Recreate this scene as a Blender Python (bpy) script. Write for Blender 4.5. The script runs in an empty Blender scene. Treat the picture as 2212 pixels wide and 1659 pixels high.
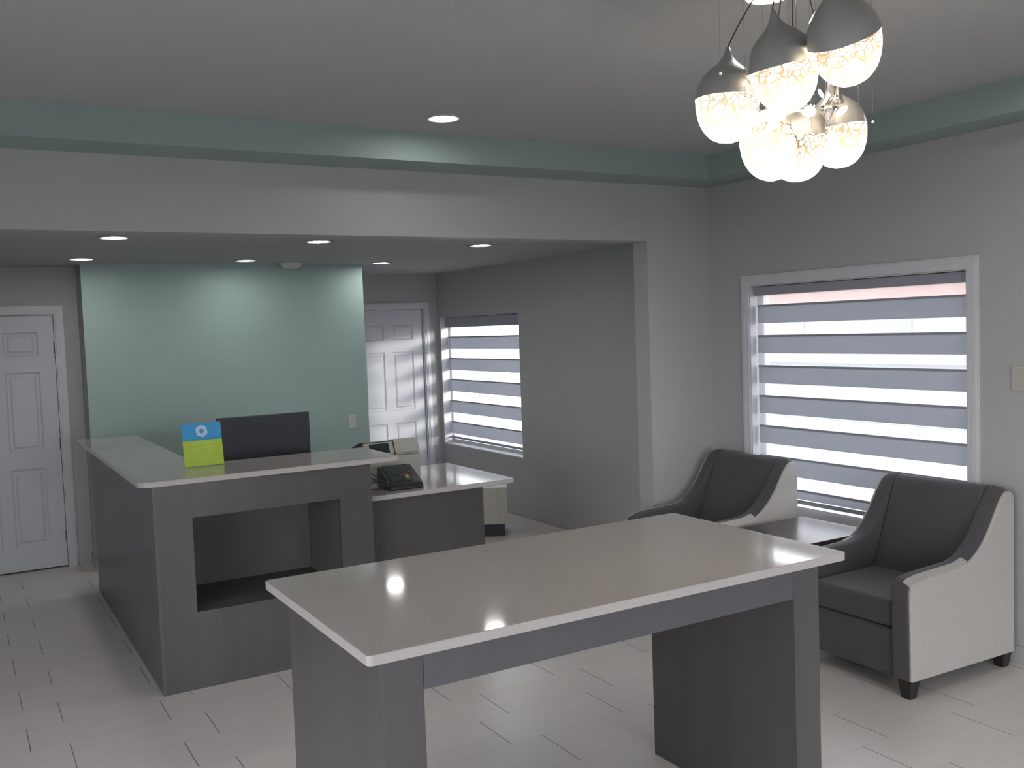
import bpy, bmesh, math, random
from mathutils import Vector, Matrix
random.seed(4)
R = math.radians
PI = math.pi
sc = bpy.context.scene
C = sc.collection

# ------------------------------------------------------------------ camera
cam_d = bpy.data.cameras.new('camera'); cam = bpy.data.objects.new('camera', cam_d); C.objects.link(cam)
yaw, pitch, roll, FPX = R(30.36059), R(-3.37953), R(-2.05718), 2061.0
cam_d.sensor_width = 36; cam_d.lens = FPX/2212*36; cam_d.clip_start = .05; cam_d.clip_end = 300
fw = Vector((math.sin(yaw)*math.cos(pitch), math.cos(yaw)*math.cos(pitch), math.sin(pitch)))
rt = Vector((math.cos(yaw), -math.sin(yaw), 0)); up = rt.cross(fw)
rt2 = math.cos(roll)*rt+math.sin(roll)*up; up2 = -math.sin(roll)*rt+math.cos(roll)*up
M = Matrix((rt2, up2, -fw)).transposed().to_4x4(); M.translation = (0, 0, 1.80)
cam.matrix_world = M
sc.camera = cam

# ------------------------------------------------------------------ light levels
EXPOSURE = 2.1
SKY = 1.9            # overcast daylight outside
DOWN = 12.5           # recessed lamps
BOWL = 105.0         # chandelier bulbs
sc.view_settings.view_transform = 'Standard'; sc.view_settings.look = 'None'
sc.view_settings.gamma = 1; sc.view_settings.exposure = EXPOSURE; sc.view_settings.use_curve_mapping = False
w = bpy.data.worlds.new('world'); sc.world = w; w.use_nodes = True
nt = w.node_tree; bg = nt.nodes['Background']
tc = nt.nodes.new('ShaderNodeTexCoord'); sx = nt.nodes.new('ShaderNodeSeparateXYZ'); cr = nt.nodes.new('ShaderNodeValToRGB')
nt.links.new(tc.outputs['Generated'], sx.inputs[0]); nt.links.new(sx.outputs['Z'], cr.inputs[0]); nt.links.new(cr.outputs[0], bg.inputs['Color'])
cr.color_ramp.elements[0].color = (.84, .86, .89, 1); cr.color_ramp.elements[1].color = (.78, .87, 1, 1)
bg.inputs['Strength'].default_value = SKY
sun_d = bpy.data.lights.new('sun', 'SUN'); sun_d.energy = 1.5; sun_d.angle = R(10); sun_d.color = (1, .97, .93)
sun = bpy.data.objects.new('sun', sun_d); C.objects.link(sun); sun.rotation_euler = Vector((.48, -.85, .13)).to_track_quat('Z', 'Y').to_euler()
sc.cycles.use_denoising = True
sc.cycles.max_bounces = 10; sc.cycles.diffuse_bounces = 6; sc.cycles.glossy_bounces = 4
sc.cycles.transparent_max_bounces = 16; sc.cycles.sample_clamp_indirect = 6

def portal(name, loc, sy, sz):
    l = bpy.data.lights.new(name, 'AREA'); l.shape = 'RECTANGLE'; l.size = sz; l.size_y = sy
    o = bpy.data.objects.new(name, l); C.objects.link(o); o.location = loc; o.rotation_euler = (0, R(90), 0)
    l.cycles.is_portal = True
portal('window_portal', (4.78, 3.90, 1.26), 1.6, 1.55)
portal('window_portal', (4.78, 8.53, 1.25), 1.7, 1.42)
def portal_dir(name, loc, sx_, sz, rot):
    l = bpy.data.lights.new(name, 'AREA'); l.shape = 'RECTANGLE'; l.size = sx_; l.size_y = sz; l.cycles.is_portal = True
    o = bpy.data.objects.new(name, l); C.objects.link(o); o.location = loc; o.rotation_euler = rot
portal_dir('added_front_portal', (1.8, -1.79, 1.15), 3.6, 2.1, (R(90), 0, 0))  # sky portal for the added front glazing
portal_dir('added_side_portal', (-2.39, .9, 1.17), 2.05, 4.4, (0, R(-90), 0))  # sky portal for the added left glazing

# ------------------------------------------------------------------ materials
def s2l(c): return tuple(((v/255)/12.92 if v/255 <= .04045 else ((v/255+.055)/1.055)**2.4) for v in c)
def mat(name, rgb, rough=.6, metal=0, spec=.5, noise=None, bump=None, coat=0, sheen=0):
    m = bpy.data.materials.new(name); m.use_nodes = True; n = m.node_tree; b = n.nodes['Principled BSDF']
    b.inputs['Base Color'].default_value = (*rgb, 1); b.inputs['Roughness'].default_value = rough
    b.inputs['Metallic'].default_value = metal; b.inputs['Specular IOR Level'].default_value = spec
    if coat: b.inputs['Coat Weight'].default_value = coat; b.inputs['Coat Roughness'].default_value = .06
    if sheen: b.inputs['Sheen Weight'].default_value = sheen
    t = n.nodes.new('ShaderNodeTexCoord')
    if noise:
        sc_, amt, vec = noise
        mp = n.nodes.new('ShaderNodeMapping'); mp.inputs['Scale'].default_value = vec
        nz = n.nodes.new('ShaderNodeTexNoise'); nz.inputs['Scale'].default_value = sc_; nz.inputs['Detail'].default_value = 4
        mx = n.nodes.new('ShaderNodeMix'); mx.data_type = 'RGBA'
        n.links.new(t.outputs['Object'], mp.inputs[0]); n.links.new(mp.outputs[0], nz.inputs['Vector']); n.links.new(nz.outputs['Fac'], mx.inputs['Factor'])
        mx.inputs['A'].default_value = (*[v*(1-amt) for v in rgb], 1); mx.inputs['B'].default_value = (*[min(1, v*(1+amt)) for v in rgb], 1)
        n.links.new(mx.outputs['Result'], b.inputs['Base Color'])
    if bump:
        sc_, st, dist = bump
        nz = n.nodes.new('ShaderNodeTexNoise'); nz.inputs['Scale'].default_value = sc_
        bp = n.nodes.new('ShaderNodeBump'); bp.inputs['Strength'].default_value = st; bp.inputs['Distance'].default_value = dist
        n.links.new(t.outputs['Object'], nz.inputs['Vector']); n.links.new(nz.outputs['Fac'], bp.inputs['Height']); n.links.new(bp.outputs[0], b.inputs['Normal'])
    return m
def emit(name, rgb, st):
    m = bpy.data.materials.new(name); m.use_nodes = True; n = m.node_tree; b = n.nodes['Principled BSDF']
    b.inputs['Base Color'].default_value = (*rgb, 1); b.inputs['Emission Color'].default_value = (*rgb, 1); b.inputs['Emission Strength'].default_value = st
    return m
GREY = (.400, .398, .398)
M_wall = mat('grey wall paint', GREY, .62, noise=(2.2, .03, (1, 1, 1)), bump=(220, .12, .002))
M_teal = mat('teal wall paint', (.365, .485, .46), .6, noise=(2.0, .03, (1, 1, 1)), bump=(220, .12, .002))
M_ceil = mat('ceiling paint', (.395, .40, .395), .8, bump=(160, .2, .002))
M_tealtrim = mat('green trim paint', (.27, .345, .32), .6, bump=(160, .1, .002))
M_white = mat('white trim paint', (.58, .58, .60), .35)
M_door = mat('white door paint', (.55, .56, .59), .4, bump=(60, .05, .001))
M_gap = mat('dark gap', (.02, .02, .022), .8)
M_steel = mat('dull steel', (.10, .10, .10), .4, .6)
M_lam = mat('dark brown laminate', (.072, .066, .067), .30, noise=(7, .22, (1, 1, .06)), bump=(90, .05, .001))
M_lamg = mat('dark grey laminate', (.082, .081, .088), .33, noise=(7, .15, (1, 1, .06)))
M_rec = mat('dark brown laminate with lifted shade', (.105, .095, .093), .6)  # desk laminate coloured paler here to offset the shade inside the recess
M_fab_d = mat('charcoal upholstery', (.068, .063, .067), .85, noise=(380, .35, (1, 1, 1)), bump=(420, .4, .0015), sheen=.15)
M_legs = mat('espresso stained wood', (.018, .014, .014), .3)
M_table = mat('dark end table wood', (.055, .042, .045), .28, noise=(9, .3, (.15, 1, 1)))
M_beige = mat('beige plastic', (.44, .42, .37), .5)
M_blk = mat('black plastic', (.022, .024, .028), .35)
M_scr = mat('dark display glass', (.03, .04, .045), .12)
M_mon = mat('dark monitor shell', (.030, .032, .042), .5, bump=(300, .1, .0005))
M_plate = mat('ivory switch plate', (.62, .60, .56), .4)
M_blackshell = mat('smoked glossy shade cap', (.32, .315, .30), .3, .0)
M_chrome = mat('polished metal', (.75, .70, .64), .12, 1)
M_cord = mat('dark cord', (.05, .045, .04), .5)
M_crystal = mat('crystal bead', (.95, .95, .95), .05, 0, 1)
M_concrete = mat('pale concrete paving', (.095, .092, .094), .85, noise=(3, .12, (1, 1, 1)))
M_road = mat('asphalt road', (.08, .08, .083), .9, noise=(5, .1, (1, 1, 1)))
M_fence = mat('white painted boards', (.80, .81, .82), .6)
M_brick = mat('brick red fascia', (.26, .165, .14), .9, noise=(1.2, .25, (1, 1, 1)))
M_stucco = mat('cream stucco', (.24, .225, .21), .9, noise=(1.0, .12, (1, 1, 1)))
M_lens = emit('lit lamp lens', (1, .98, .95), DOWN)
M_blue = mat('blue card print', (.0, .28, .60), .3)
M_green = mat('green card print', (.38, .53, .03), .3)
M_logo = mat('pale print', (.62, .72, .80), .4)
M_text = mat('faint pale lettering', (.50, .62, .15), .4)

def quartz():
    m = mat('speckled quartz', (.52, .49, .465), .07, spec=.32); n = m.node_tree; b = n.nodes['Principled BSDF']
    t = n.nodes.new('ShaderNodeTexCoord'); v = n.nodes.new('ShaderNodeTexVoronoi'); v.inputs['Scale'].default_value = 620
    r = n.nodes.new('ShaderNodeValToRGB'); n.links.new(t.outputs['Object'], v.inputs['Vector']); n.links.new(v.outputs['Color'], r.inputs[0]); n.links.new(r.outputs[0], b.inputs['Base Color'])
    e = r.color_ramp.elements; e[0].position = .0; e[0].color = (.33, .305, .285, 1); e[1].position = .25; e[1].color = (.425, .39, .378, 1)
    e2 = r.color_ramp.elements.new(.8); e2.color = (.445, .41, .398, 1); e3 = r.color_ramp.elements.new(1); e3.color = (.47, .45, .43, 1)
    return m
M_q = quartz()
def tweed():
    m = mat('pale tweed upholstery', (.40, .37, .345), .9, bump=(420, .3, .001), sheen=.1); n = m.node_tree; b = n.nodes['Principled BSDF']
    t = n.nodes.new('ShaderNodeTexCoord'); a = n.nodes.new('ShaderNodeMapping'); a.inputs['Scale'].default_value = (60, 60, 700); c = n.nodes.new('ShaderNodeMapping'); c.inputs['Scale'].default_value = (700, 700, 60)
    n1 = n.nodes.new('ShaderNodeTexNoise'); n2 = n.nodes.new('ShaderNodeTexNoise')
    for k in (n1, n2): k.inputs['Scale'].default_value = 1; k.inputs['Detail'].default_value = 2
    n.links.new(t.outputs['Object'], a.inputs[0]); n.links.new(a.outputs[0], n1.inputs['Vector']); n.links.new(t.outputs['Object'], c.inputs[0]); n.links.new(c.outputs[0], n2.inputs['Vector'])
    mx = n.nodes.new('ShaderNodeMath'); mx.operation = 'ADD'; n.links.new(n1.outputs['Fac'], mx.inputs[0]); n.links.new(n2.outputs['Fac'], mx.inputs[1])
    r = n.nodes.new('ShaderNodeValToRGB'); e = r.color_ramp.elements; e[0].position = .30; e[0].color = (.33, .305, .285, 1); e[1].position = .68; e[1].color = (.52, .485, .45, 1)
    hf = n.nodes.new('ShaderNodeMath'); hf.operation = 'MULTIPLY'; hf.inputs[1].default_value = .5
    n.links.new(mx.outputs[0], hf.inputs[0]); n.links.new(hf.outputs[0], r.inputs[0]); n.links.new(r.outputs[0], b.inputs['Base Color'])
    return m
M_tweed = tweed()
def tiles():
    # 0.597 x 0.289 m planks laid along x; alternate rows shifted by 0.158 m
    m = mat('pale floor tile', (.5, .48, .46), .32); n = m.node_tree; b = n.nodes['Principled BSDF']
    g = n.nodes.new('ShaderNodeNewGeometry'); s = n.nodes.new('ShaderNodeSeparateXYZ'); n.links.new(g.outputs['Position'], s.inputs[0])
    def mt(op, a, bb=None, c=None):
        k = n.nodes.new('ShaderNodeMath'); k.operation = op
        for i, v in enumerate((a, bb, c)):
            if v is None: continue
            if isinstance(v, (int, float)): k.inputs[i].default_value = v
            else: n.links.new(v, k.inputs[i])
        return k.outputs[0]
    W, Hh, gx = .597, .289, .0022
    yr = mt('DIVIDE', mt('SUBTRACT', s.outputs['Y'], 4.955), Hh)
    row = mt('FLOOR', yr); odd = mt('MODULO', mt('ABSOLUTE', row), 2.0)        # row -1 (4.666..4.955): odd = 1
    off = mt('ADD', mt('MULTIPLY', odd, -.158), .953)
    xr = mt('DIVIDE', mt('SUBTRACT', s.outputs['X'], off), W)
    def edge(v, per):
        f = mt('FRACT', v); return mt('MULTIPLY', mt('MINIMUM', f, mt('SUBTRACT', 1, f)), per)
    dx, dy = edge(xr, W), edge(yr, Hh)
    jx = mt('LESS_THAN', dx, gx); jy = mt('LESS_THAN', dy, .0010)
    cell = n.nodes.new('ShaderNodeCombineXYZ'); n.links.new(mt('FLOOR', xr), cell.inputs[0]); n.links.new(row, cell.inputs[1])
    wn = n.nodes.new('ShaderNodeTexWhiteNoise'); wn.noise_dimensions = '3D'; n.links.new(cell.outputs[0], wn.inputs['Vector'])
    mp = n.nodes.new('ShaderNodeMapping'); mp.inputs['Scale'].default_value = (2.5, 16, 1); n.links.new(g.outputs['Position'], mp.inputs[0])
    nz = n.nodes.new('ShaderNodeTexNoise'); nz.inputs['Scale'].default_value = 1; nz.inputs['Detail'].default_value = 5; n.links.new(mp.outputs[0], nz.inputs['Vector'])
    tone = mt('ADD', mt('MULTIPLY', wn.outputs['Value'], .05), mt('MULTIPLY', nz.outputs['Fac'], .10))
    tone = mt('ADD', tone, .92)
    col = n.nodes.new('ShaderNodeMix'); col.data_type = 'RGBA'; col.inputs['A'].default_value = (.68, .63, .60, 1); col.inputs['B'].default_value = (.17, .155, .145, 1)
    n.links.new(mt('MAXIMUM', jx, mt('MULTIPLY', jy, .35)), col.inputs['Factor'])
    mul = n.nodes.new('ShaderNodeMix'); mul.data_type = 'RGBA'; mul.blend_type = 'MULTIPLY'; mul.inputs['Factor'].default_value = 1
    n.links.new(col.outputs['Result'], mul.inputs['A']); cc = n.nodes.new('ShaderNodeCombineColor')
    for i in range(3): n.links.new(tone, cc.inputs[i])
    n.links.new(cc.outputs[0], mul.inputs['B']); n.links.new(mul.outputs['Result'], b.inputs['Base Color'])
    return m
M_tile = tiles()
def sheer(name, rgb, tr):
    m = bpy.data.materials.new(name); m.use_nodes = True; n = m.node_tree; n.nodes.remove(n.nodes['Principled BSDF']); out = n.nodes['Material Output']
    a = n.nodes.new('ShaderNodeBsdfTransparent'); d = n.nodes.new('ShaderNodeBsdfDiffuse'); t = n.nodes.new('ShaderNodeBsdfTranslucent')
    d.inputs['Color'].default_value = (*rgb, 1); t.inputs['Color'].default_value = (*rgb, 1)
    m1 = n.nodes.new('ShaderNodeMixShader'); m2 = n.nodes.new('ShaderNodeMixShader')
    m1.inputs[0].default_value = .5; n.links.new(d.outputs[0], m1.inputs[1]); n.links.new(t.outputs[0], m1.inputs[2])
    m2.inputs[0].default_value = 1-tr; n.links.new(a.outputs[0], m2.inputs[1]); n.links.new(m1.outputs[0], m2.inputs[2]); n.links.new(m2.outputs[0], out.inputs[0])
    return m
M_sheer = sheer('sheer blind gauze', (.85, .84, .84), .84)
M_band = sheer('solid blind cloth', (.54, .55, .585), .0)
M_band.node_tree.nodes['Mix Shader'].inputs[0].default_value = .42
M_hem = sheer('folded blind hem', (.40, .40, .45), .0)
M_hem.node_tree.nodes['Mix Shader'].inputs[0].default_value = .25
M_rail = mat('grey blind cassette', (.30, .30, .34), .22)
M_farwin = mat('grey far window', (.19, .19, .20), .4)  # far windows, slightly darker than the stucco
def glass():
    m = bpy.data.materials.new('window glass'); m.use_nodes = True; n = m.node_tree; n.nodes.remove(n.nodes['Principled BSDF']); out = n.nodes['Material Output']
    a = n.nodes.new('ShaderNodeBsdfTransparent'); gl = n.nodes.new('ShaderNodeBsdfGlossy'); gl.inputs['Roughness'].default_value = .02; mx = n.nodes.new('ShaderNodeMixShader')
    lw = n.nodes.new('ShaderNodeLayerWeight'); lw.inputs['Blend'].default_value = .5
    pw = n.nodes.new('ShaderNodeMath'); pw.operation = 'POWER'; pw.inputs[1].default_value = 5; n.links.new(lw.outputs['Facing'], pw.inputs[0])
    fr = n.nodes.new('ShaderNodeMath'); fr.operation = 'MULTIPLY_ADD'; fr.inputs[1].default_value = .5; fr.inputs[2].default_value = .025; n.links.new(pw.outputs[0], fr.inputs[0])
    n.links.new(fr.outputs[0], mx.inputs[0]); n.links.new(a.outputs[0], mx.inputs[1]); n.links.new(gl.outputs[0], mx.inputs[2]); n.links.new(mx.outputs[0], out.inputs[0])
    return m
M_glass = glass()
def bowlmat():
    m = bpy.data.materials.new('lit crackle resin shade'); m.use_nodes = True; n = m.node_tree; b = n.nodes['Principled BSDF']
    t = n.nodes.new('ShaderNodeTexCoord'); fac = None
    for k, (sc_, rot) in enumerate(((44, (0, 0, 0)), (52, (.7, .4, .3)), (38, (1.3, .2, 1.1)))):
        mp = n.nodes.new('ShaderNodeMapping'); mp.inputs['Rotation'].default_value = rot
        mp.inputs['Scale'].default_value = ((1, 1, .55), (.5, 1, 1), (1, .5, 1))[k]
        v = n.nodes.new('ShaderNodeTexVoronoi'); v.feature = 'DISTANCE_TO_EDGE'; v.inputs['Scale'].default_value = sc_
        ls = n.nodes.new('ShaderNodeMath'); ls.operation = 'LESS_THAN'; ls.inputs[1].default_value = .046
        n.links.new(t.outputs['Object'], mp.inputs[0]); n.links.new(mp.outputs[0], v.inputs['Vector']); n.links.new(v.outputs['Distance'], ls.inputs[0])
        if fac is None: fac = ls.outputs[0]
        else:
            ad = n.nodes.new('ShaderNodeMath'); ad.operation = 'MAXIMUM'; n.links.new(fac, ad.inputs[0]); n.links.new(ls.outputs[0], ad.inputs[1]); fac = ad.outputs[0]
    # resin cells let the bulb's light through (part clear, part milky); the strands are brown and nearly opaque
    out = n.nodes['Material Output']; n.nodes.remove(b)
    def sh(kind, col):
        k = n.nodes.new(kind); k.inputs['Color'].default_value = (*col, 1); return k.outputs[0]
    def mixs(f, a, c):
        k = n.nodes.new('ShaderNodeMixShader')
        if isinstance(f, float): k.inputs[0].default_value = f
        else: n.links.new(f, k.inputs[0])
        n.links.new(a, k.inputs[1]); n.links.new(c, k.inputs[2]); return k.outputs[0]
    milky = mixs(.40, sh('ShaderNodeBsdfTranslucent', (.88, .80, .64)), sh('ShaderNodeBsdfDiffuse', (.85, .75, .58)))
    cell = mixs(.30, milky, sh('ShaderNodeBsdfTransparent', (1, .95, .86)))
    strand = mixs(.30, sh('ShaderNodeBsdfTranslucent', (.040, .029, .017)), sh('ShaderNodeBsdfDiffuse', (.075, .055, .036)))
    n.links.new(mixs(fac, cell, strand), out.inputs['Surface'])
    return m
M_bowl = bowlmat()
M_bulb = emit('lit bulb', (1, .95, .86), BOWL)
M_petal_glow = emit('pearl petal with painted glow', (1, .90, .80), .9)  # leaf and discs emit a little, standing in for lamp light on them

# ------------------------------------------------------------------ mesh helpers
class MB:
    def __init__(s): s.bm = bmesh.new()
    def box(s, x0, x1, y0, y1, z0, z1):
        v = [s.bm.verts.new((x, y, z)) for x in (x0, x1) for y in (y0, y1) for z in (z0, z1)]
        for f in ((0, 1, 3, 2), (4, 6, 7, 5), (0, 4, 5, 1), (2, 3, 7, 6), (0, 2, 6, 4), (1, 5, 7, 3)): s.bm.faces.new([v[i] for i in f])
        return s
    def prism(s, pts, a0, a1, axis='y'):
        def P(p, a): return {'y': (p[0], a, p[1]), 'z': (p[0], p[1], a), 'x': (a, p[0], p[1])}[axis]
        A = [s.bm.verts.new(P(p, a0)) for p in pts]; B = [s.bm.verts.new(P(p, a1)) for p in pts]; n = len(pts)
        s.bm.faces.new(A[::-1]); s.bm.faces.new(B)
        for i in range(n): s.bm.faces.new((A[i], A[(i+1) % n], B[(i+1) % n], B[i]))
        return s
    def lathe(s, prof, seg=32, M=None):
        rings = []
        for r, z in prof:
            if r < 1e-6: rings.append([s.bm.verts.new((0, 0, z))])
            else: rings.append([s.bm.verts.new((r*math.cos(2*PI*k/seg), r*math.sin(2*PI*k/seg), z)) for k in range(seg)])
        for a, b in zip(rings, rings[1:]):
            for k in range(seg):
                k2 = (k+1) % seg
                if len(a) == 1 and len(b) == 1: continue
                if len(a) == 1: s.bm.faces.new((a[0], b[k], b[k2]))
                elif len(b) == 1: s.bm.faces.new((a[k], a[k2], b[0]))
                else: s.bm.faces.new((a[k], a[k2], b[k2], b[k]))
        if M is not None:
            vs = [v for r in rings for v in r]; bmesh.ops.transform(s.bm, matrix=M, verts=vs)
        return s
    def tube(s, pts, r, seg=8):
        pts = [Vector(p) for p in pts]; rings = []
        rr = r if isinstance(r, (list, tuple)) else [r]*len(pts)
        for i, p in enumerate(pts):
            d = (pts[min(i+1, len(pts)-1)]-pts[max(i-1, 0)]).normalized()
            a = d.cross(Vector((0, 0, 1)) if abs(d.z) < .9 else Vector((1, 0, 0))).normalized(); b = d.cross(a)
            rings.append([s.bm.verts.new(p+a*rr[i]*math.cos(2*PI*k/seg)+b*rr[i]*math.sin(2*PI*k/seg)) for k in range(seg)])
        for A, B in zip(rings, rings[1:]):
            for k in range(seg): s.bm.faces.new((A[k], A[(k+1) % seg], B[(k+1) % seg], B[k]))
        s.bm.faces.new(rings[0][::-1]); s.bm.faces.new(rings[-1]); return s
    def taper(s, x, y, z0, z1, a0, a1):
        v0 = [s.bm.verts.new((x+i*a0, y+j*a0, z0)) for i, j in ((-1, -1), (1, -1), (1, 1), (-1, 1))]
        v1 = [s.bm.verts.new((x+i*a1, y+j*a1, z1)) for i, j in ((-1, -1), (1, -1), (1, 1), (-1, 1))]
        s.bm.faces.new(v0[::-1]); s.bm.faces.new(v1)
        for i in range(4): s.bm.faces.new((v0[i], v0[(i+1) % 4], v1[(i+1) % 4], v1[i]))
        return s
    def ball(s, c, r):
        bmesh.ops.create_uvsphere(s.bm, u_segments=10, v_segments=6, radius=r, matrix=Matrix.Translation(c)); return s
    def build(s, name, m, parent=None, bevel=0, seg=3, smooth=False, loc=(0, 0, 0), rot=(0, 0, 0)):
        bmesh.ops.recalc_face_normals(s.bm, faces=s.bm.faces)
        me = bpy.data.meshes.new(name); s.bm.to_mesh(me); s.bm.free()
        me.materials.append(m)
        o = bpy.data.objects.new(name, me); C.objects.link(o)
        if parent is not None: o.parent = parent
        o.location = loc; o.rotation_euler = rot
        if smooth:
            for p in me.polygons: p.use_smooth = True
        if bevel:
            b = o.modifiers.new('bevel', 'BEVEL'); b.width = bevel; b.segments = seg; b.limit_method = 'ANGLE'; b.angle_limit = R(35)
            for p in me.polygons: p.use_smooth = True
            wn = o.modifiers.new('normals', 'WEIGHTED_NORMAL'); wn.keep_sharp = True
        return o
def tag(o, label, cat, group=None):
    o['label'] = label; o['category'] = cat
    if group: o['group'] = group
    return o
def thing(name, label, cat, loc=(0, 0, 0), rz=0, group=None):
    o = bpy.data.objects.new(name, None); C.objects.link(o); o.location = loc; o.rotation_euler = (0, 0, rz); o.empty_display_size = .1
    return tag(o, label, cat, group)
def struct(o): o['kind'] = 'structure'; return o
def dup(root, loc, label):
    r = root.copy(); C.objects.link(r); r.location = loc; r['label'] = label
    for ch in list(root.children):
        c = ch.copy(); C.objects.link(c); c.parent = r
        for g in ch.children:
            d = g.copy(); C.objects.link(d); d.parent = c
    return r
def arc(cx, cy, r, a0, a1, n=8): return [(cx+r*math.cos(R(a0+(a1-a0)*k/n)), cy+r*math.sin(R(a0+(a1-a0)*k/n))) for k in range(n+1)]

# ------------------------------------------------------------------ room
XL, XR, YF, YH = -2.2, 4.60, -1.6, 5.07
ZC, ZL, ZS, ZH = 2.875, 2.72, 2.41, 2.345
XT, YT, XT0, YT0 = 4.34, 4.76, -1.94, -1.34
Y1, Y2, YT2 = 8.41, 9.42, 8.08         # left door wall, right door wall, teal wall face
TX0, TX1 = .90, 3.22
struct(MB().box(XL, XR+.15, YF, Y2+.3, -.08, 0).build('floor', M_tile))
struct(MB().box(XT0-.02, XT+.02, YT0-.02, YT+.02, ZC, ZC+.05).build('ceiling', M_ceil))
b = MB()
b.box(XT, XT+.02, YT0-.02, YT+.02, ZL+.012, ZC); b.box(XT0-.02, XT0, YT0-.02, YT+.02, ZL+.012, ZC)
b.box(XT0, XT, YT, YT+.02, ZL+.012, ZC); b.box(XT0, XT, YT0-.02, YT0, ZL+.012, ZC)
struct(b.build('trim_1', M_tealtrim))
b = MB()
b.box(XT, XR, YF, YH, ZL, ZL+.012); b.box(XL, XT0, YF, YH, ZL, ZL+.012); b.box(XT0, XT, YT, YH, ZL, ZL+.012); b.box(XT0, XT, YF, YT0, ZL, ZL+.012)
struct(b.build('trim_2', M_tealtrim))
# right wall with both window openings
WA = (3.11, 4.69, .50, 2.02); WB = (7.69, 9.35, .56, 1.94)
b = MB(); T = .15; Y = YF-.15
for (a, c, z0, z1) in (WA, WB):
    b.box(XR, XR+T, Y, a, 0, 2.95); b.box(XR, XR+T, a, c, 0, z0); b.box(XR, XR+T, a, c, z1, 2.95); Y = c
b.box(XR, XR+T, Y, Y2+.3, 0, 2.95)
struct(b.build('wall_right', M_wall))
b = MB(); b.box(4.055, XR, YH, YH+.15, 0, ZH); b.box(XL, XR, YH, YH+.15, ZH, 2.95)
struct(b.build('wall_header', M_wall))
struct(MB().box(XL, XR, YH+.15, Y2+.15, ZS, ZS+.08).build('ceiling_alcove', M_ceil))
WC = (-1.3, 3.1, .12, 2.2)      # unseen glazing added in the left wall for fill daylight (y0, y1, z0, z1)
b = MB(); b.box(XL-.15, XL, YF-.15, WC[0], 0, 2.95); b.box(XL-.15, XL, WC[1], Y1+.15, 0, 2.95); b.box(XL-.15, XL, WC[0], WC[1], 0, WC[2]); b.box(XL-.15, XL, WC[0], WC[1], WC[3], 2.95)
struct(b.build('wall_left', M_wall))
WD = (.0, 3.6, .10, 2.2)      # unseen glazing added behind the viewer for even daylight (x0, x1, z0, z1)
b = MB(); b.box(XL, WD[0], YF-.15, YF, 0, 2.95); b.box(WD[1], XR, YF-.15, YF, 0, 2.95); b.box(WD[0], WD[1], YF-.15, YF, 0, WD[2]); b.box(WD[0], WD[1], YF-.15, YF, WD[3], 2.95)
struct(b.build('wall_front', M_wall))
# back walls
D1 = (-.10, .715, 2.03)      # leaf left, right, top
D2 = (3.61, 4.425, 2.035)
b = MB(); g = .012
b.box(XL, D1[0]-g, Y1, Y1+.12, 0, ZS); b.box(D1[0]-g, D1[1]+g, Y1, Y1+.12, D1[2]+g, ZS); b.box(D1[1]+g, TX0, Y1, Y1+.12, 0, ZS)
struct(b.build('wall_back_left', M_wall))
struct(MB().box(TX0, TX1, YT2+.004, Y2+.12, 0, ZS).build('wall_back_centre', M_wall))
struct(MB().box(TX0, TX1, YT2, YT2+.004, 0, ZS).build('wall_back_teal', M_teal))
b = MB()
b.box(TX1, D2[0]-g, Y2, Y2+.12, 0, ZS); b.box(D2[0]-g, D2[1]+g, Y2, Y2+.12, D2[2]+g, ZS); b.box(D2[1]+g, XR, Y2, Y2+.12, 0, ZS)
struct(b.build('wall_back_right', M_wall))
# baseboards
struct(MB().box(XR-.012, XR, YH+.16, Y2-.001, 0, .09).box(XR-.012, XR, YF, YH-.013, 0, .09).build('baseboard_right', M_wall))
struct(MB().box(4.055, XR-.013, YH-.012, YH, 0, .09).build('baseboard_back', M_wall))
struct(MB().box(TX0-.012, TX0, YT2, Y1-.001, 0, .09).box(TX0-.012, TX1, YT2-.012, YT2, 0, .09).build('baseboard_centre', M_wall))

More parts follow.
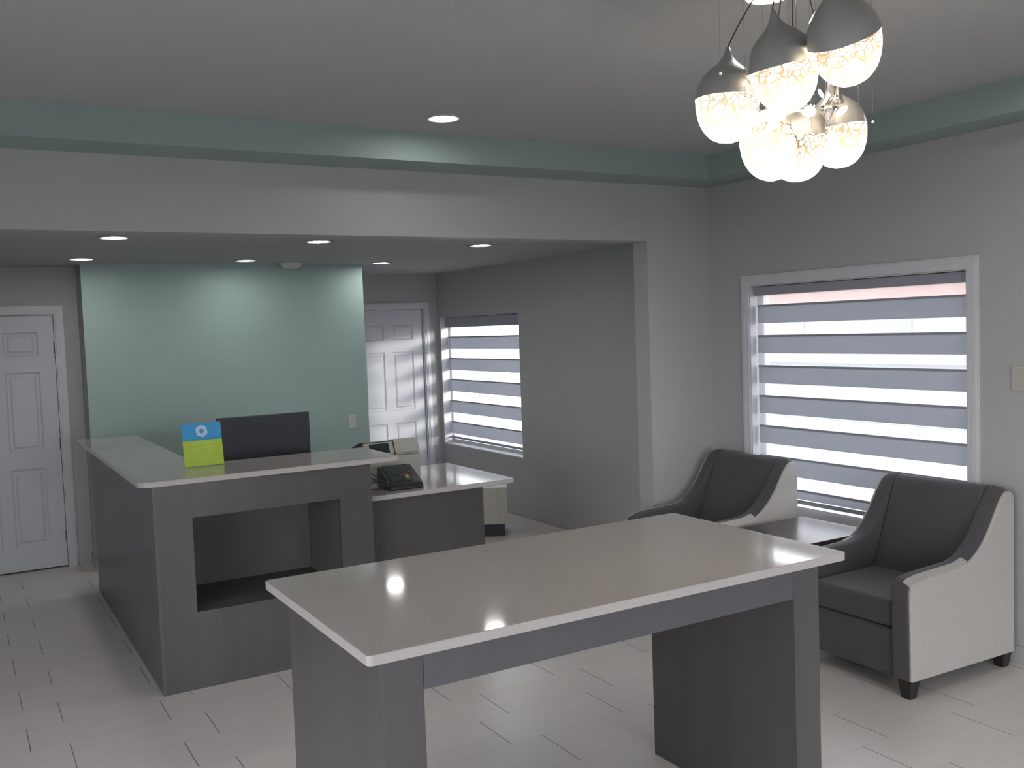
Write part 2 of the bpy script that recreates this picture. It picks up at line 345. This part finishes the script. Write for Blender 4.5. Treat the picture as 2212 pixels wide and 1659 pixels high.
# ------------------------------------------------------------------ doors
def door(idx, x0, x1, zt, y, hinges):
    leafy = y+.022
    cols = [(.115, .365), (.45, .70)]
    s = (x1-x0)/.815
    rows = [(.20, .82), (.955, 1.585), (1.71, 1.90)]
    b = MB(); z0 = .012
    xs = [0, cols[0][0], cols[0][1], cols[1][0], cols[1][1], .815]; zs = [z0, *[v for r_ in rows for v in r_], zt]
    for i in range(5):
        for j in range(7):
            X0, X1, Z0, Z1 = x0+xs[i]*s, x0+xs[i+1]*s, zs[j], zs[j+1]
            if i in (1, 3) and j in (1, 3, 5):
                v = lambda x, yy, z: b.bm.verts.new((x, yy, z))
                def rect(d, yy): return [v(X0+d, yy, Z0+d), v(X1-d, yy, Z0+d), v(X1-d, yy, Z1-d), v(X0+d, yy, Z1-d)]
                rr = [rect(0, leafy), rect(.014, leafy+.009), rect(.03, leafy+.009), rect(.045, leafy+.002)]
                for p, q in zip(rr, rr[1:]):
                    for k in range(4): b.bm.faces.new((p[k], p[(k+1) % 4], q[(k+1) % 4], q[k]))
                b.bm.faces.new(rr[-1])
            else:
                b.bm.faces.new([b.bm.verts.new(p) for p in ((X0, leafy, Z0), (X1, leafy, Z0), (X1, leafy, Z1), (X0, leafy, Z1))])
    b.box(x0, x1, leafy+.012, leafy+.04, z0, zt)
    bmesh.ops.remove_doubles(b.bm, verts=b.bm.verts, dist=.0001)
    leaf = struct(b.build('door_%d' % idx, M_door))
    # casing: stepped profile on the sides and the head
    c = MB(); wd = .062
    for d0, d1, th in ((0, wd, .012), (.012, wd-.008, .017), (.026, .05, .021)):
        c.box(x0-g-d1, x0-g-d0, y-th, y, 0, zt+g+d0); c.box(x1+g+d0, x1+g+d1, y-th, y, 0, zt+g+d0); c.box(x0-g-d1, x1+g+d1, y-th, y, zt+g+d0, zt+g+d1)
    c.build('door_casing', M_white, leaf)
    k = MB()
    k.box(x0-g, x0-.003, y+.002, y+.10, 0, zt+g).box(x1+.003, x1+g, y+.002, y+.10, 0, zt+g).box(x0-.003, x1+.003, y+.002, y+.10, zt+.003, zt+g)
    k.build('door_jamb', M_white, leaf)
    MB().box(x0-g, x1+g, y+.07, y+.12, 0, zt+g).build('door_backing', M_gap, leaf)
    for hx, hz in hinges:
        h = MB(); h.tube([(hx, y+.012, hz-.045), (hx, y+.012, hz+.045)], .007, 10); h.build('hinge', M_steel, leaf)
    return leaf
door(1, *D1, Y1, [(.7165, 1.775), (.7165, 1.00), (.7165, .25)])
door(2, *D2, Y2, [])

# ------------------------------------------------------------------ windows
def window(idx, op, casing, xg):
    y0, y1, z0, z1 = op
    f = MB(); w_ = .035
    f.box(xg-.02, xg+.03, y0, y0+w_, z0, z1).box(xg-.02, xg+.03, y1-w_, y1, z0, z1).box(xg-.02, xg+.03, y0+w_, y1-w_, z0, z0+.05).box(xg-.02, xg+.03, y0+w_, y1-w_, z1-w_, z1)
    root = struct(f.build('window_%d' % idx, M_white, bevel=.003))
    MB().box(xg, xg+.006, y0+w_, y1-w_, z0+.05, z1-w_).build('window_pane', M_glass, root)
    if idx == 1: MB().box(xg-.03, xg+.0, y0+w_, y1-w_, z0+.05, z0+.075).build('lower_sash_rail', M_white, root)
    if casing:
        c = MB(); wd = .068
        for d0, d1, th in ((0, wd, .010), (.008, wd-.01, .014), (.03, .055, .018)):
            c.box(XR-th, XR, y0-d1, y0-d0, z0-.06, z1+d0).box(XR-th, XR, y1+d0, y1+d1, z0-.06, z1+d0).box(XR-th, XR, y0-d1, y1+d1, z1+d0, z1+d1)
        c.build('window_casing', M_white, root)
        MB().box(XR-.03, XR+.09, y0-.06, y1+.06, z0-.022, z0-.001).build('window_sill', M_white, root, bevel=.004)
    l = MB(); e = .0015
    l.box(XR, xg-.02, y1-.006, y1-e, z0+e, z1).box(XR, xg-.02, y0+e, y0+.006, z0+e, z1).box(XR, xg-.02, y0+.006, y1-.006, z1-.006, z1-e)
    if not casing: l.box(XR-.004, xg-.02, y0+.006, y1-.006, z0+e, z0+.012)
    l.build('window_reveal', M_white, root)
    return root
window(1, WA, True, 4.715)
window(2, WB, False, 4.725)
f = MB(); y0, y1, z0, z1 = WC; xs = XL-.08
for yy in (y0, (y0+y1)/2-.025, y1-.05): f.box(xs-.02, xs+.02, yy, yy+.05, z0, z1)
for yy in (y0+.05, (y0+y1)/2+.025): f.box(xs-.02, xs+.02, yy, yy+(y1-y0)/2-.075, z0, z0+.05).box(xs-.02, xs+.02, yy, yy+(y1-y0)/2-.075, z1-.05, z1)
wr = struct(f.build('window_3', M_white)); MB().box(xs-.003, xs+.003, y0+.05, y1-.05, z0+.05, z1-.05).build('window_pane', M_glass, wr)  # unseen side window, added to bring in daylight

f = MB(); x0, x1, z0, z1 = WD; ys = YF-.08; n = 4; st = (x1-x0-.05)/n
for k in range(n+1): f.box(x0+k*st, x0+k*st+.05, ys-.02, ys+.02, z0, z1)
for k in range(n): f.box(x0+k*st+.05, x0+(k+1)*st, ys-.02, ys+.02, z0, z0+.05).box(x0+k*st+.05, x0+(k+1)*st, ys-.02, ys+.02, z1-.05, z1)
wr = struct(f.build('window_4', M_white)); MB().box(x0+.05, x1-.05, ys-.003, ys+.003, z0+.05, z1-.05).build('window_pane', M_glass, wr)  # unseen glazed front, added to bring in daylight

def blind(label, x, y0, y1, head, top, period, band, n, rail_z, first):
    t = thing('zebra_blind', label, 'blind', (x, (y0+y1)/2, rail_z), 0, 'striped window blinds')
    L = (y1-y0)/2; Z = lambda z: z-rail_z
    MB().box(-.035, .03, -L-.003, L+.003, Z(head[0]), Z(head[1])).build('headrail', M_rail, t, bevel=.006)
    MB().box(.004, .0055, -L+.001, L-.001, .02, Z(head[0])).build('sheer_cloth', M_sheer, t)
    for k in range(n):
        zt = top-k*period; zb = max(zt-band, rail_z+.03)
        bb = MB().box(-.003, .003, -L, L, Z(zb), Z(zt)).build('solid_band', M_band, t)
        # a folded hem line on top of every band
        MB().box(-.0045, -.003, -L, L, Z(zt)-.014, Z(zt)).build('hem', M_hem, bb)
    MB().box(-.012, .012, -L-.001, L+.001, 0, .026).build('bottom_rail', M_rail, t, bevel=.004)
    for yy in (-L*.8, -.06, L*.8): MB().box(-.037, -.028, yy-.02, yy+.02, Z(head[1])-.003, Z(head[1])+.002).build('bracket', M_gap, t)
    return t
blind('wide grey striped blind in the white framed window behind the two armchairs', 4.66, 3.125, 4.672, (1.953, 2.012), 1.891, .2, .121, 7, .60, 1)
blind('narrower grey striped blind in the recessed window beside the white panel door at back', 4.69, 7.70, 9.335, (1.825, 1.932), 1.728, .231, .134, 5, .618, 1)

# ------------------------------------------------------------------ recessed lamps
def downlight(label, group):
    t = thing('recessed_ceiling_light', label, 'ceiling light', (0, 0, 0), 0, group)
    MB().lathe([(.070, 0), (.074, -.008), (.094, -.006), (.098, 0), (.070, 0)], 40).build('trim_ring', M_ceil, t, smooth=True)
    MB().lathe([(0, -.003), (.071, -.003), (.071, -.001), (0, -.001)], 40).build('lens', M_lens, t)
    return t
spots = [(.86, 6.00, ZS, 'round recessed light, front left one over the reception counter'),
         (2.115, 6.04, ZS, 'round recessed light, front middle one above the dark monitor'),
         (3.375, 6.14, ZS, 'round recessed light, front right one nearest the shaded alcove window wall'),
         (.855, 7.56, ZS, 'round recessed light at the left edge of the teal wall'),
         (2.06, 7.62, ZS, 'round recessed light at the top centre of the teal wall'),
         (3.29, 7.80, ZS, 'round recessed light between the teal wall and the back white door'),
         (2.225, 4.39, ZC, 'round recessed light in the high tray ceiling left of the chandelier'),
         (2.415, 2.345, ZC, 'round recessed light in the tray ceiling directly above the chandelier'),
         (3.92, 2.26, ZC, 'round recessed light in the tray ceiling at the far right'),
         (.62, 2.2, ZC, 'round recessed light in the tray ceiling above the left of the room'),
         (2.3, .1, ZC, 'round recessed light in the tray ceiling behind the viewer on the right')]
proto = None
for x, y, z, lab in spots:
    gname = 'recessed lights in the low ceiling' if z == ZS else 'recessed lights in the tray ceiling'
    if proto is None: proto = downlight(lab, gname); o = proto; o.location = (x, y, z)
    else: o = dup(proto, (x, y, z), lab); o['group'] = gname
t = thing('smoke_detector', 'white domed smoke detector on the low ceiling before the teal wall', 'smoke detector', (2.515, 7.90, ZS))
MB().lathe([(.092, 0), (.092, -.012), (.086, -.016), (0, -.016)], 40).build('base', M_white, t, smooth=True)
MB().lathe([(.083, -.016), (.078, -.030), (.055, -.043), (.02, -.049), (0, -.050)], 40).build('cover', M_plate, t, smooth=True)

# ------------------------------------------------------------------ wall plates
t = thing('light_switch', 'white light switch on the teal wall right of the monitor', 'light switch', (3.06, YT2, 1.015))
MB().box(-.036, .036, -.007, 0, -.06, .06).build('plate', M_plate, t, bevel=.004)
MB().box(-.005, .005, -.017, -.007, -.004, .018).build('toggle', M_plate, t, bevel=.002)
t = thing('wall_plate', 'beige wall control plate at the right picture edge beside the window', 'wall plate', (XR, 2.80, 1.455))
MB().box(-.010, 0, -.066, .066, -.062, .062).build('plate', M_beige, t, bevel=.004)
MB().box(-.014, -.010, -.03, -.006, -.03, .03).build('rocker', M_beige, t, bevel=.002)

# ------------------------------------------------------------------ island table
t = thing('counter_height_table', 'long dark table with pale speckled quartz top in the foreground', 'table', (1.76, 2.72, 0))
ox, oy = 1.76, 2.72
x0, x1, y0, y1 = .868-ox, 2.657-ox, 2.262-oy, 3.190-oy
r_ = .016
pts = arc(x1-r_, y0+r_, r_, -90, 0, 5)+arc(x1-r_, y1-r_, r_, 0, 90, 5)+arc(x0+r_, y1-r_, r_, 90, 180, 5)+arc(x0+r_, y0+r_, r_, 180, 270, 5)
MB().prism(pts, .946, .975, 'z').build('tabletop', M_q, t, bevel=.003)
for a, c in ((.915, 1.040), (2.435, 2.556)):
    MB().box(a-ox, c-ox, 2.300-oy, 3.085-oy, 0, .946).build('leg', M_lam, t, bevel=.0015, seg=1)
MB().box(1.041-ox, 2.434-ox, 2.301-oy, 2.321-oy, .838, .945).build('front_apron', M_lamg, t, bevel=.001, seg=1)
MB().box(1.041-ox, 2.434-ox, 3.064-oy, 3.084-oy, .838, .945).build('rear_apron', M_lamg, t, bevel=.001, seg=1)

# ------------------------------------------------------------------ reception desk
t = thing('reception_desk', 'tall dark L-shaped reception desk with a pale quartz counter', 'desk', (.825, 5.0, 0))
ox, oy = .825, 5.0
f = MB()
f.box(0, .185, 0, .02, 0, 1.07).box(.975, 1.165, 0, .02, 0, 1.07).box(.185, .975, 0, .02, .890, 1.07).box(.185, .975, 0, .02, 0, .40)
f.build('front_panel', M_lam, t)
k = MB()
k.box(.180, .185, .02, .56, .40, .89).box(.975, .98, .02, .56, .40, .89).box(.18, .98, .56, .565, .395, .895).box(.18, .98, .02, .56, .395, .40).box(.18, .98, .02, .56, .89, .895)
k.build('knee_recess', M_rec, t)
MB().box(0, .018, .021, 2.44, 0, 1.07).build('left_side_panel', M_lam, t)
MB().box(-.003, .013, -.003, .0, 0, 1.07).build('corner_strip', M_lamg, t)
MB().box(1.145, 1.165, .021, .48, 0, 1.07).build('right_side_panel', M_lamg, t)
MB().box(.30, .318, .60, 2.44, 0, 1.07).build('inner_side_panel', M_lam, t)
MB().box(.018, .30, 2.42, 2.44, 0, 1.07).build('end_panel', M_lam, t)
MB().box(.32, 1.14, .57, 1.25, .73, .755).build('work_surface', M_q, t)
MB().box(1.12, 1.14, .57, 1.25, 0, .73).build('work_surface_support', M_lam, t)
X0, X1, XI, Ya, Yb, Yc = .755-ox, 2.150-ox, 1.160-ox, 4.955-oy, 5.500-oy, 7.560-oy
r_ = .07
pts = arc(X0+r_, Ya+r_, r_, 180, 270, 10)+arc(X1-.012, Ya+.012, .012, -90, 0, 4)+[(X1, Yb), (XI, Yb), (XI, Yc), (X0, Yc)]
MB().prism(pts, 1.071, 1.100, 'z').build('countertop', M_q, t, bevel=.005)

# lower counter beside it
t = thing('service_counter', 'low dark counter with pale quartz top right of the reception desk', 'counter', (2.0, 5.12, 0))
ox, oy = 2.0, 5.12
r_ = .07
pts = arc(r_, r_-.02, r_, 180, 270, 10)+arc(.99-.03, -.02+.03, .03, -90, 0, 5)+arc(.99-.02, .93-.02, .02, 0, 90, 4)+[(0, .93)]
MB().prism(pts, .831, .861, 'z').build('countertop', M_q, t, bevel=.006)
MB().box(.005, .79, .045, .063, 0, .831).build('front_panel', M_lam, t)
MB().box(.772, .79, .064, .86, 0, .831).build('side_panel', M_lam, t)
MB().box(.005, .022, .064, .86, 0, .831).build('side_panel', M_lam, t)
MB().box(.023, .771, .842, .86, .0, .831).build('back_panel', M_lam, t)

# small cabinet by the window wall
t = thing('small_cabinet', 'small beige cabinet on a dark base behind the low counter', 'cabinet', (3.955, 7.36, 0), R(-30))
MB().box(-.23, .23, -.20, .20, .11, .43).build('body', M_beige, t, bevel=.004)
MB().box(-.225, .145, -.215, -.201, .115, .425).build('door', M_beige, t, bevel=.004)
MB().box(-.20, .20, -.17, .18, 0, .11).build('plinth', M_blk, t)

# ------------------------------------------------------------------ things on the counters
t = thing('display_card', 'blue and green upright display card on the tall counter', 'sign', (1.168, 5.37, 1.101), R(3))
tl = R(-10)
card = MB().box(-.107, .107, 0, .0025, .003, .143).build('green_panel', M_green, t, rot=(tl, 0, 0))
b = MB(); n = 12
arcp = [(-.107+.214*k/n, .143+.008*math.sin(PI*(.25+.55*k/n))-.0055) for k in range(n+1)]
b.prism([*arcp, (.107, .2385), (-.107, .2385)], -.0006, .0026, 'y')
b.build('blue_panel', M_blue, t, rot=(tl, 0, 0))
em = MB(); cz = .193
for k in range(6):
    a = R(60*k+90); e1 = Vector((math.cos(a+R(62)), math.sin(a+R(62)))); e2 = Vector((-e1.y, e1.x)); c0 = Vector((math.cos(a), math.sin(a)))*.0225
    for j in (-1, 0, 1):
        c1 = c0+e2*(j*.0066)+e1*(j*.0038); hl, ht = .0135, .0024
        q = [c1-e1*(hl+ht*.6)-e2*ht, c1+e1*(hl-ht*.6)-e2*ht, c1+e1*(hl+ht*.6)+e2*ht, c1-e1*(hl-ht*.6)+e2*ht]
        em.prism([(v.x, v.y+cz) for v in q], -.0012, -.0006, 'y')
em.build('emblem', M_logo, t, rot=(tl, 0, 0))
tx = MB()
def words(z, x0, x1, h):
    x = x0
    while x < x1:
        ln = min(random.uniform(.006, .016), x1-x); tx.box(x, x+ln, -.0004, 0, z, z+h); x += ln+.003
words(.124, -.052, .056, .0050)
for z, a in ((.106, .060), (.099, .066), (.092, .058), (.080, .064), (.073, .060), (.060, .050), (.044, .066), (.037, .060)): words(z, -a, a, .0026)
tx.build('lettering', M_text, t, rot=(tl, 0, 0))
MB().box(-.107, .107, -.003, .05, 0, .003).build('holder_foot', M_glass, t)

t = thing('computer_monitor', 'dark computer monitor seen from behind at the reception desk', 'monitor', (1.655, 5.90, .755))
MB().box(-.288, .288, -.012, .03, .215, .557).build('housing', M_mon, t, bevel=.004)
MB().box(-.275, .275, .03, .033, .228, .545).build('screen', M_scr, t)
MB().box(-.04, .04, -.045, -.0125, .0125, .26).build('stand', M_mon, t, bevel=.004)
MB().box(-.12, .12, -.14, .08, 0, .012).build('foot', M_mon, t, bevel=.004)

t = thing('receipt_printer', 'beige receipt printer with a dark display on the low counter', 'printer', (2.40, 5.72, .861), R(0))
MB().box(-.185, .165, -.14, .16, 0, .155).build('body', M_beige, t, bevel=.008)
MB().box(-.175, .170, -.125, .16, .156, .166).build('seam', M_beige, t, bevel=.003)
b = MB(); b.prism([(-.135, .167), (.15, .167), (.15, .195), (-.06, .252), (-.10, .252)], -.01, .168, 'x')
b.build('paper_hood', M_beige, t, bevel=.008)
b = MB(); b.prism([(-.145, .167), (.10, .167), (.10, .195), (-.085, .245), (-.110, .245)], -.215, -.012, 'x')
hs = b.build('display_housing', M_beige, t, bevel=.005)
MB().box(-.175, -.045, -.006, 0, -.032, .032).build('display', M_scr, hs, loc=(0, -.1275, .206), rot=(R(-24), 0, 0))
MB().prism([(-.149, .162), (.10, .162), (.10, .195), (-.083, .249), (-.114, .249)], -.222, -.215, 'x').build('shell_edge', M_blk, hs)
MB().box(-.215, -.012, -.1125, -.085, .2453, .249).build('shell_edge', M_blk, hs)
MB().prism([(-.149, .162), (-.13, .162), (-.095, .249), (-.114, .249)], -.012, -.0085, 'x').build('shell_edge', M_blk, hs)
MB().box(.166, .186, -.06, .14, .0, .10).build('side_cover', M_beige, t, bevel=.004)

t = thing('card_terminal', 'black card payment terminal with keypad at the low counter edge', 'card terminal', (2.30, 5.31, .862), R(-4))
b = MB(); b.prism([(-.125, .012), (-.125, .0), (.10, .0), (.125, .10), (.095, .118), (-.095, .045)], -.105, .105, 'x')
bd = b.build('body', M_blk, t, bevel=.010)
an = math.atan2(.073, .19)
MB().box(-.082, .072, -.058, .058, 0, .003).build('screen', mat('terminal screen', (.06, .075, .08), .1), t, loc=(0, .040, .0975), rot=(an, 0, 0))
kp = MB().box(-.085, .050, -.043, .043, 0, .002).build('keypad', M_blk, t, loc=(0, -.052, .0620), rot=(an, 0, 0))
cols = [mat('red key', (.35, .03, .02), .4), mat('yellow key', (.5, .38, .05), .4), mat('green key', (.08, .42, .10), .4)]
mg = mat('grey key', (.05, .05, .05), .4)
for r_ in range(4):
    for c_ in range(3):
        MB().box(-.050+c_*.020, -.035+c_*.020, .026-r_*.020, .036-r_*.020, .002, .005).build('key', mg, kp)
for r_ in range(3):
    MB().box(.018, .040, .024-r_*.020, .037-r_*.020, .002, .005).build('key', cols[r_], kp)
MB().tube([(.045, -.012, .090), (.098, .006, .097)], .003, 8).build('stylus', M_chrome, t)
MB().box(-.115, -.095, -.10, .09, 0, .05).build('side_dock', M_blk, t, bevel=.006)
c = MB(); c.tube([(-.11, .08, .03), (-.16, .10, .06), (-.20, .06, .05), (-.22, .0, .01), (-.19, -.04, .006), (-.12, -.05, .006)], .0035, 8)
c.tube([(-.10, .10, .05), (-.14, .13, .08), (-.19, .11, .05), (-.21, .12, .006)], .003, 8)
c.build('cable', M_cord, t, smooth=True)

# ------------------------------------------------------------------ armchairs
def armchair(label, loc):
    t = thing('armchair', label, 'armchair', loc, 0, 'sloped arm club chairs by the window')
    top = [(-.385, .555), (-.36, .568), (-.29, .577), (-.15, .583), (-.02, .588), (.05, .606), (.11, .642), (.165, .690), (.215, .750), (.26, .818), (.30, .875), (.33, .905), (.355, .918), (.385, .915), (.408, .895)]
    prof = [(-.395, .085), (-.40, .30), (-.400, .53)]+top+[(.41, .10), (.41, .07)]
    for s in (-1, 1):
        def low(pr, d): return [(x, z-d) if z > .5 else (x, z) for x, z in pr]
        def loft(rings):
            b = MB(); vv = [[b.bm.verts.new((x, s*y, z)) for x, z in pr] for y, pr in rings]
            b.bm.faces.new(vv[0]); b.bm.faces.new(vv[-1][::-1]); n = len(vv[0])
            for A, B in zip(vv, vv[1:]):
                for q in range(n): b.bm.faces.new((A[q], A[(q+1) % n], B[(q+1) % n], B[q]))
            return b
        loft([(.262, low(prof, .004)), (.285, prof), (.318, low(prof, .003)), (.358, low(prof, .020))]).build('arm', M_fab_d, t, bevel=.012, seg=4)
        inset = [(-.392, .088)]+[(-.395, .53)]+top+[(.408, .09), (.408, .075)]
        loft([(.350, low(inset, .018)), (.367, low(inset, .024))]).build('side_panel', M_tweed, t, bevel=.006, seg=3)
        cap = [p for p in top if p[0] <= .06]
        cp = [(x, z+.004) for x, z in cap]+[(x, z-.020) for x, z in cap[::-1]]
        loft([(.316, low(cp, .003)), (.363, low(cp, .022))]).build('arm_cap', M_tweed, t, bevel=.005)
    MB().prism([(.12, .09), (.10, .42), (.135, .46), (.29, .865), (.315, .900), (.345, .915), (.385, .912), (.405, .895), (.405, .09)], -.262, .262, 'y').build('backrest', M_fab_d, t, bevel=.018, seg=4)
    MB().box(.405, .414, -.34, .34, .09, .885).build('back_panel', M_tweed, t, bevel=.003)
    MB().box(-.385, .13, -.260, .260, .315, .445).build('seat_cushion', M_fab_d, t, bevel=.035, seg=5)
    MB().box(-.378, .12, -.261, .261, .085, .308).build('front_rail', M_fab_d, t, bevel=.012)
    for sx in (-1, 1):
        for sy in (-1, 1):
            MB().taper(sx*.36, sy*.325, 0, .086, .024, .036).build('leg', M_legs, t, bevel=.003)
    return t
ac = armchair('dark armchair with pale tweed side nearest the viewer, right of the table', (4.135, 3.19, 0))
dup(ac, (4.135, 4.61, 0), 'dark armchair in the far corner between the pilaster and the window')

t = thing('end_table', 'low dark square end table between the two armchairs', 'table', (4.20, 3.90, 0))
MB().box(-.30, .30, -.27, .27, .535, .565).build('tabletop', M_table, t, bevel=.003)
MB().box(-.27, .27, -.24, .24, .45, .535).build('apron', M_table, t, bevel=.002)
for sx in (-1, 1):
    for sy in (-1, 1):
        MB().taper(sx*.245, sy*.215, 0, .45, .02, .024).build('leg', M_table, t, bevel=.002)

# ------------------------------------------------------------------ chandelier
cx, cy = 2.30, 2.13
t = thing('chandelier', 'cluster chandelier of glowing crackle bowls with dark caps', 'chandelier', (cx, cy, ZC))
def L(p): return (p[0]-cx, p[1]-cy, p[2]-ZC)
MB().lathe([(0, 0), (.21, 0), (.21, -.022), (.19, -.03), (0, -.03)], 48).build('ceiling_plate', M_chrome, t, smooth=False)
shades = [((2.148, 2.267, 2.489), .100, (0, 2)), ((2.211, 2.093, 2.556), .102, (8, -12)), ((2.252, 1.900, 2.592), .103, (24, -20)),
          ((2.300, 2.235, 2.362), .098, (-30, 6)), ((2.378, 2.200, 2.369), .100, (0, -2)), ((2.52, 2.16, 2.405), .094, (0, -8))]
def bowlprof(r):
    p = [(r*math.sin(R(a))**.84, -r*1.35*math.cos(R(a))) for a in range(0, 91, 6)]
    p[0] = (0, -r*1.35); return p
def capprof(r):
    return [(r, 0), (r*.99, r*.16), (r*.93, r*.42), (r*.79, r*.70), (r*.57, r*.93), (r*.36, r*1.09), (r*.22, r*1.24), (r*.12, r*1.42), (r*.06, r*1.62), (0, r*1.64)]
rgt = Vector(rt); fwd = Vector((fw.x, fw.y, 0)).normalized()
for (p, r, (tf, ts)) in shades:
    # tilt the pendant towards the viewer (tf) and sideways (ts)
    Rm = Matrix.Rotation(R(tf), 4, rgt) @ Matrix.Rotation(R(ts), 4, fwd)
    e = Rm.to_euler()
    lp = L(p)
    cap = MB().lathe(capprof(r), 40).build('shade_cap', M_blackshell, t, smooth=True, loc=lp, rot=e)
    MB().lathe(bowlprof(r*.985), 40).build('glowing_bowl', M_bowl, cap, smooth=True)
    MB().lathe([(0, -.030)]+[(.028*math.sin(R(a)), -.028*math.cos(R(a))) for a in range(15, 166, 15)]+[(.012, .030), (.012, .050), (0, .050)], 20).build('bulb', M_bulb, cap, smooth=True, loc=(0, 0, -.084))
    topv = Rm @ Vector((0, 0, r*1.64)); tp = Vector(lp)+topv
    ax, ay = tp.x*.35, tp.y*.35
    q = [tp+(Vector((ax, ay, -.03))-tp)*s_+Rm @ Vector((0, 0, .02*math.sin(PI*s_))) for s_ in (0, .1, .3, .6, 1)]
    MB().tube(q, .0022, 6).build('cord', M_cord, t)
# centre stem with its little cone and curled metal leaves
MB().tube([L((2.318, 2.133, 2.84)), L((2.30, 2.127, 2.50))], .003, 8).build('stem', M_chrome, t)
MB().lathe([(.006, .055), (.010, .03), (.020, .004), (.030, -.012), (0, -.012)], 24).build('stem_cone', M_blackshell, t, smooth=True, loc=L((2.297, 2.126, 2.452)))
def leaf(name, pts, wds, m):
    b = MB(); pts = [Vector(L(p)) for p in pts]; prev = None
    for i, p in enumerate(pts):
        d = (pts[min(i+1, len(pts)-1)]-pts[max(i-1, 0)]).normalized(); s = d.cross(fwd).normalized()*wds[i]
        row = [b.bm.verts.new(p-s), b.bm.verts.new(p+Vector((0, 0, .25*wds[i]))), b.bm.verts.new(p+s)]
        if prev:
            b.bm.faces.new((prev[0], prev[1], row[1], row[0])); b.bm.faces.new((prev[1], prev[2], row[2], row[1]))
        prev = row
    o = b.build(name, m, t, smooth=True); sd = o.modifiers.new('thick', 'SOLIDIFY'); sd.thickness = .0015; return o
leaf('curled_leaf', [(2.345, 2.10, 2.437), (2.30, 2.115, 2.440), (2.262, 2.13, 2.434), (2.235, 2.145, 2.416), (2.215, 2.155, 2.385), (2.205, 2.16, 2.352)], [.002, .005, .007, .010, .013, .003], M_petal_glow)
def disc(p, r, n, m, flat=.16):
    q = Vector(n).normalized().to_track_quat('Z', 'Y').to_euler()
    MB().lathe([(0, -r*flat), (r*.6, -r*flat*.7), (r, 0), (r*.6, r*flat*.4), (0, r*flat*.5)], 24).build('metal_disc', m, t, smooth=True, loc=L(p), rot=q)
disc((2.417, 2.052, 2.431), .0215, (.10, -.62, -.75), M_petal_glow)
disc((2.331, 2.103, 2.433), .0205, (-.45, -.45, -.72), M_petal_glow)
disc((2.365, 2.086, 2.488), .0155, (.2, -.85, .3), M_petal_glow)
def trumpet(p, d, ln, r):
    q = Vector(d).normalized().to_track_quat('Z', 'Y').to_euler()
    MB().lathe([(.0025, 0), (.003, ln*.35), (.006, ln*.45), (r*.6, ln*.8), (r, ln), (r*.9, ln), (.004, ln*.5)], 20).build('trumpet_bloom', M_chrome, t, smooth=True, loc=L(p), rot=q)
trumpet((2.411, 2.062, 2.555), (0, 0, -1), .098, .021)
trumpet((2.405, 2.066, 2.485), (-.55, .1, -.85), .065, .012)
trumpet((2.180, 2.190, 2.515), (.2, 0, -1), .075, .013)
trumpet((2.375, 2.078, 2.375), (.15, -.1, .95), .070, .027)
trumpet((2.388, 2.072, 2.475), (-.5, .1, -.8), .05, .010)
for p in ((2.066, 2.208, 2.548), (2.127, 2.167, 2.475), (2.18, 2.142, 2.57), (2.23, 2.12, 2.663), (2.324, 2.066, 2.685), (2.349, 2.037, 2.47),
          (2.419, 1.99, 2.382), (2.457, 1.968, 2.385), (2.333, 2.039, 2.37), (2.294, 2.062, 2.366), (2.24, 2.093, 2.359), (2.342, 2.033, 2.36),
          (2.194, 2.12, 2.352), (2.297, 2.065, 2.441), (2.306, 2.06, 2.439), (2.366, 2.02, 2.37)):
    bb = MB().ball((0, 0, 0), random.uniform(.003, .006)).build('crystal_bead', M_crystal, t, smooth=True, loc=L(p))
    MB().tube([(0, 0, .002), (0, 0, ZC-.03-p[2])], .00035, 4).build('bead_wire', M_cord, bb)

# ------------------------------------------------------------------ outside
struct(MB().box(-40, 60, -40, 60, -.22, -.12).build('ground', M_concrete))
o = MB().box(14, 21, -40, 60, -.12, -.115).build('street', M_road); struct(o)
struct(MB().box(XR+.15, 6.35, 2.45, 2.60, -.12, 3.2).build('added_sun_screen', M_stucco))  # unseen wall added to keep the sun off the armchair window
struct(MB().box(4.80, 4.95, -12.0, YF-.16, -.12, 3.8).build('added_front_sun_screen', M_stucco))  # unseen wall added to stop sun entering the front glazing
t = thing('far_building', 'pale building with a brick red band across the street', 'building', (34, 16, -.12))
MB().box(-3, 3, -26, 30, 0, 2.3).build('wall', M_stucco, t)
MB().box(-3.05, 3.05, -26.05, 30.05, 2.3, 3.1).build('fascia', M_brick, t)
for k in range(10): MB().box(-3.04, -3.0, -24+k*5.2, -21.6+k*5.2, .8, 1.9).build('window', M_farwin, t)
t = thing('porch_post', 'white porch post just outside the armchair window', 'post', (6.2, 6.32, -.12))
MB().box(-.10, .10, -.10, .10, 0, 3.1).build('shaft', M_fence, t, bevel=.005)
MB().box(-.13, .13, -.13, .13, 0, .2).build('base', M_fence, t, bevel=.005)
t = thing('board_fence', 'white vertical board fence outside the back window', 'fence', (7.4, 13.6, -.12))
b = MB()
for k in range(34):
    b.box(-.012, .012, -3.4+k*.30, -3.4+k*.30+.285, .05, 2.6)
b.box(.013, .05, -3.4, 6.8, .4, .5).box(.013, .05, -3.4, 6.8, 2.1, 2.2)
b.build('boards', M_fence, t)
for k in range(5): MB().box(.05, .15, -3.4+k*2.5, -3.3+k*2.5, 0, 2.6).build('post', M_fence, t)
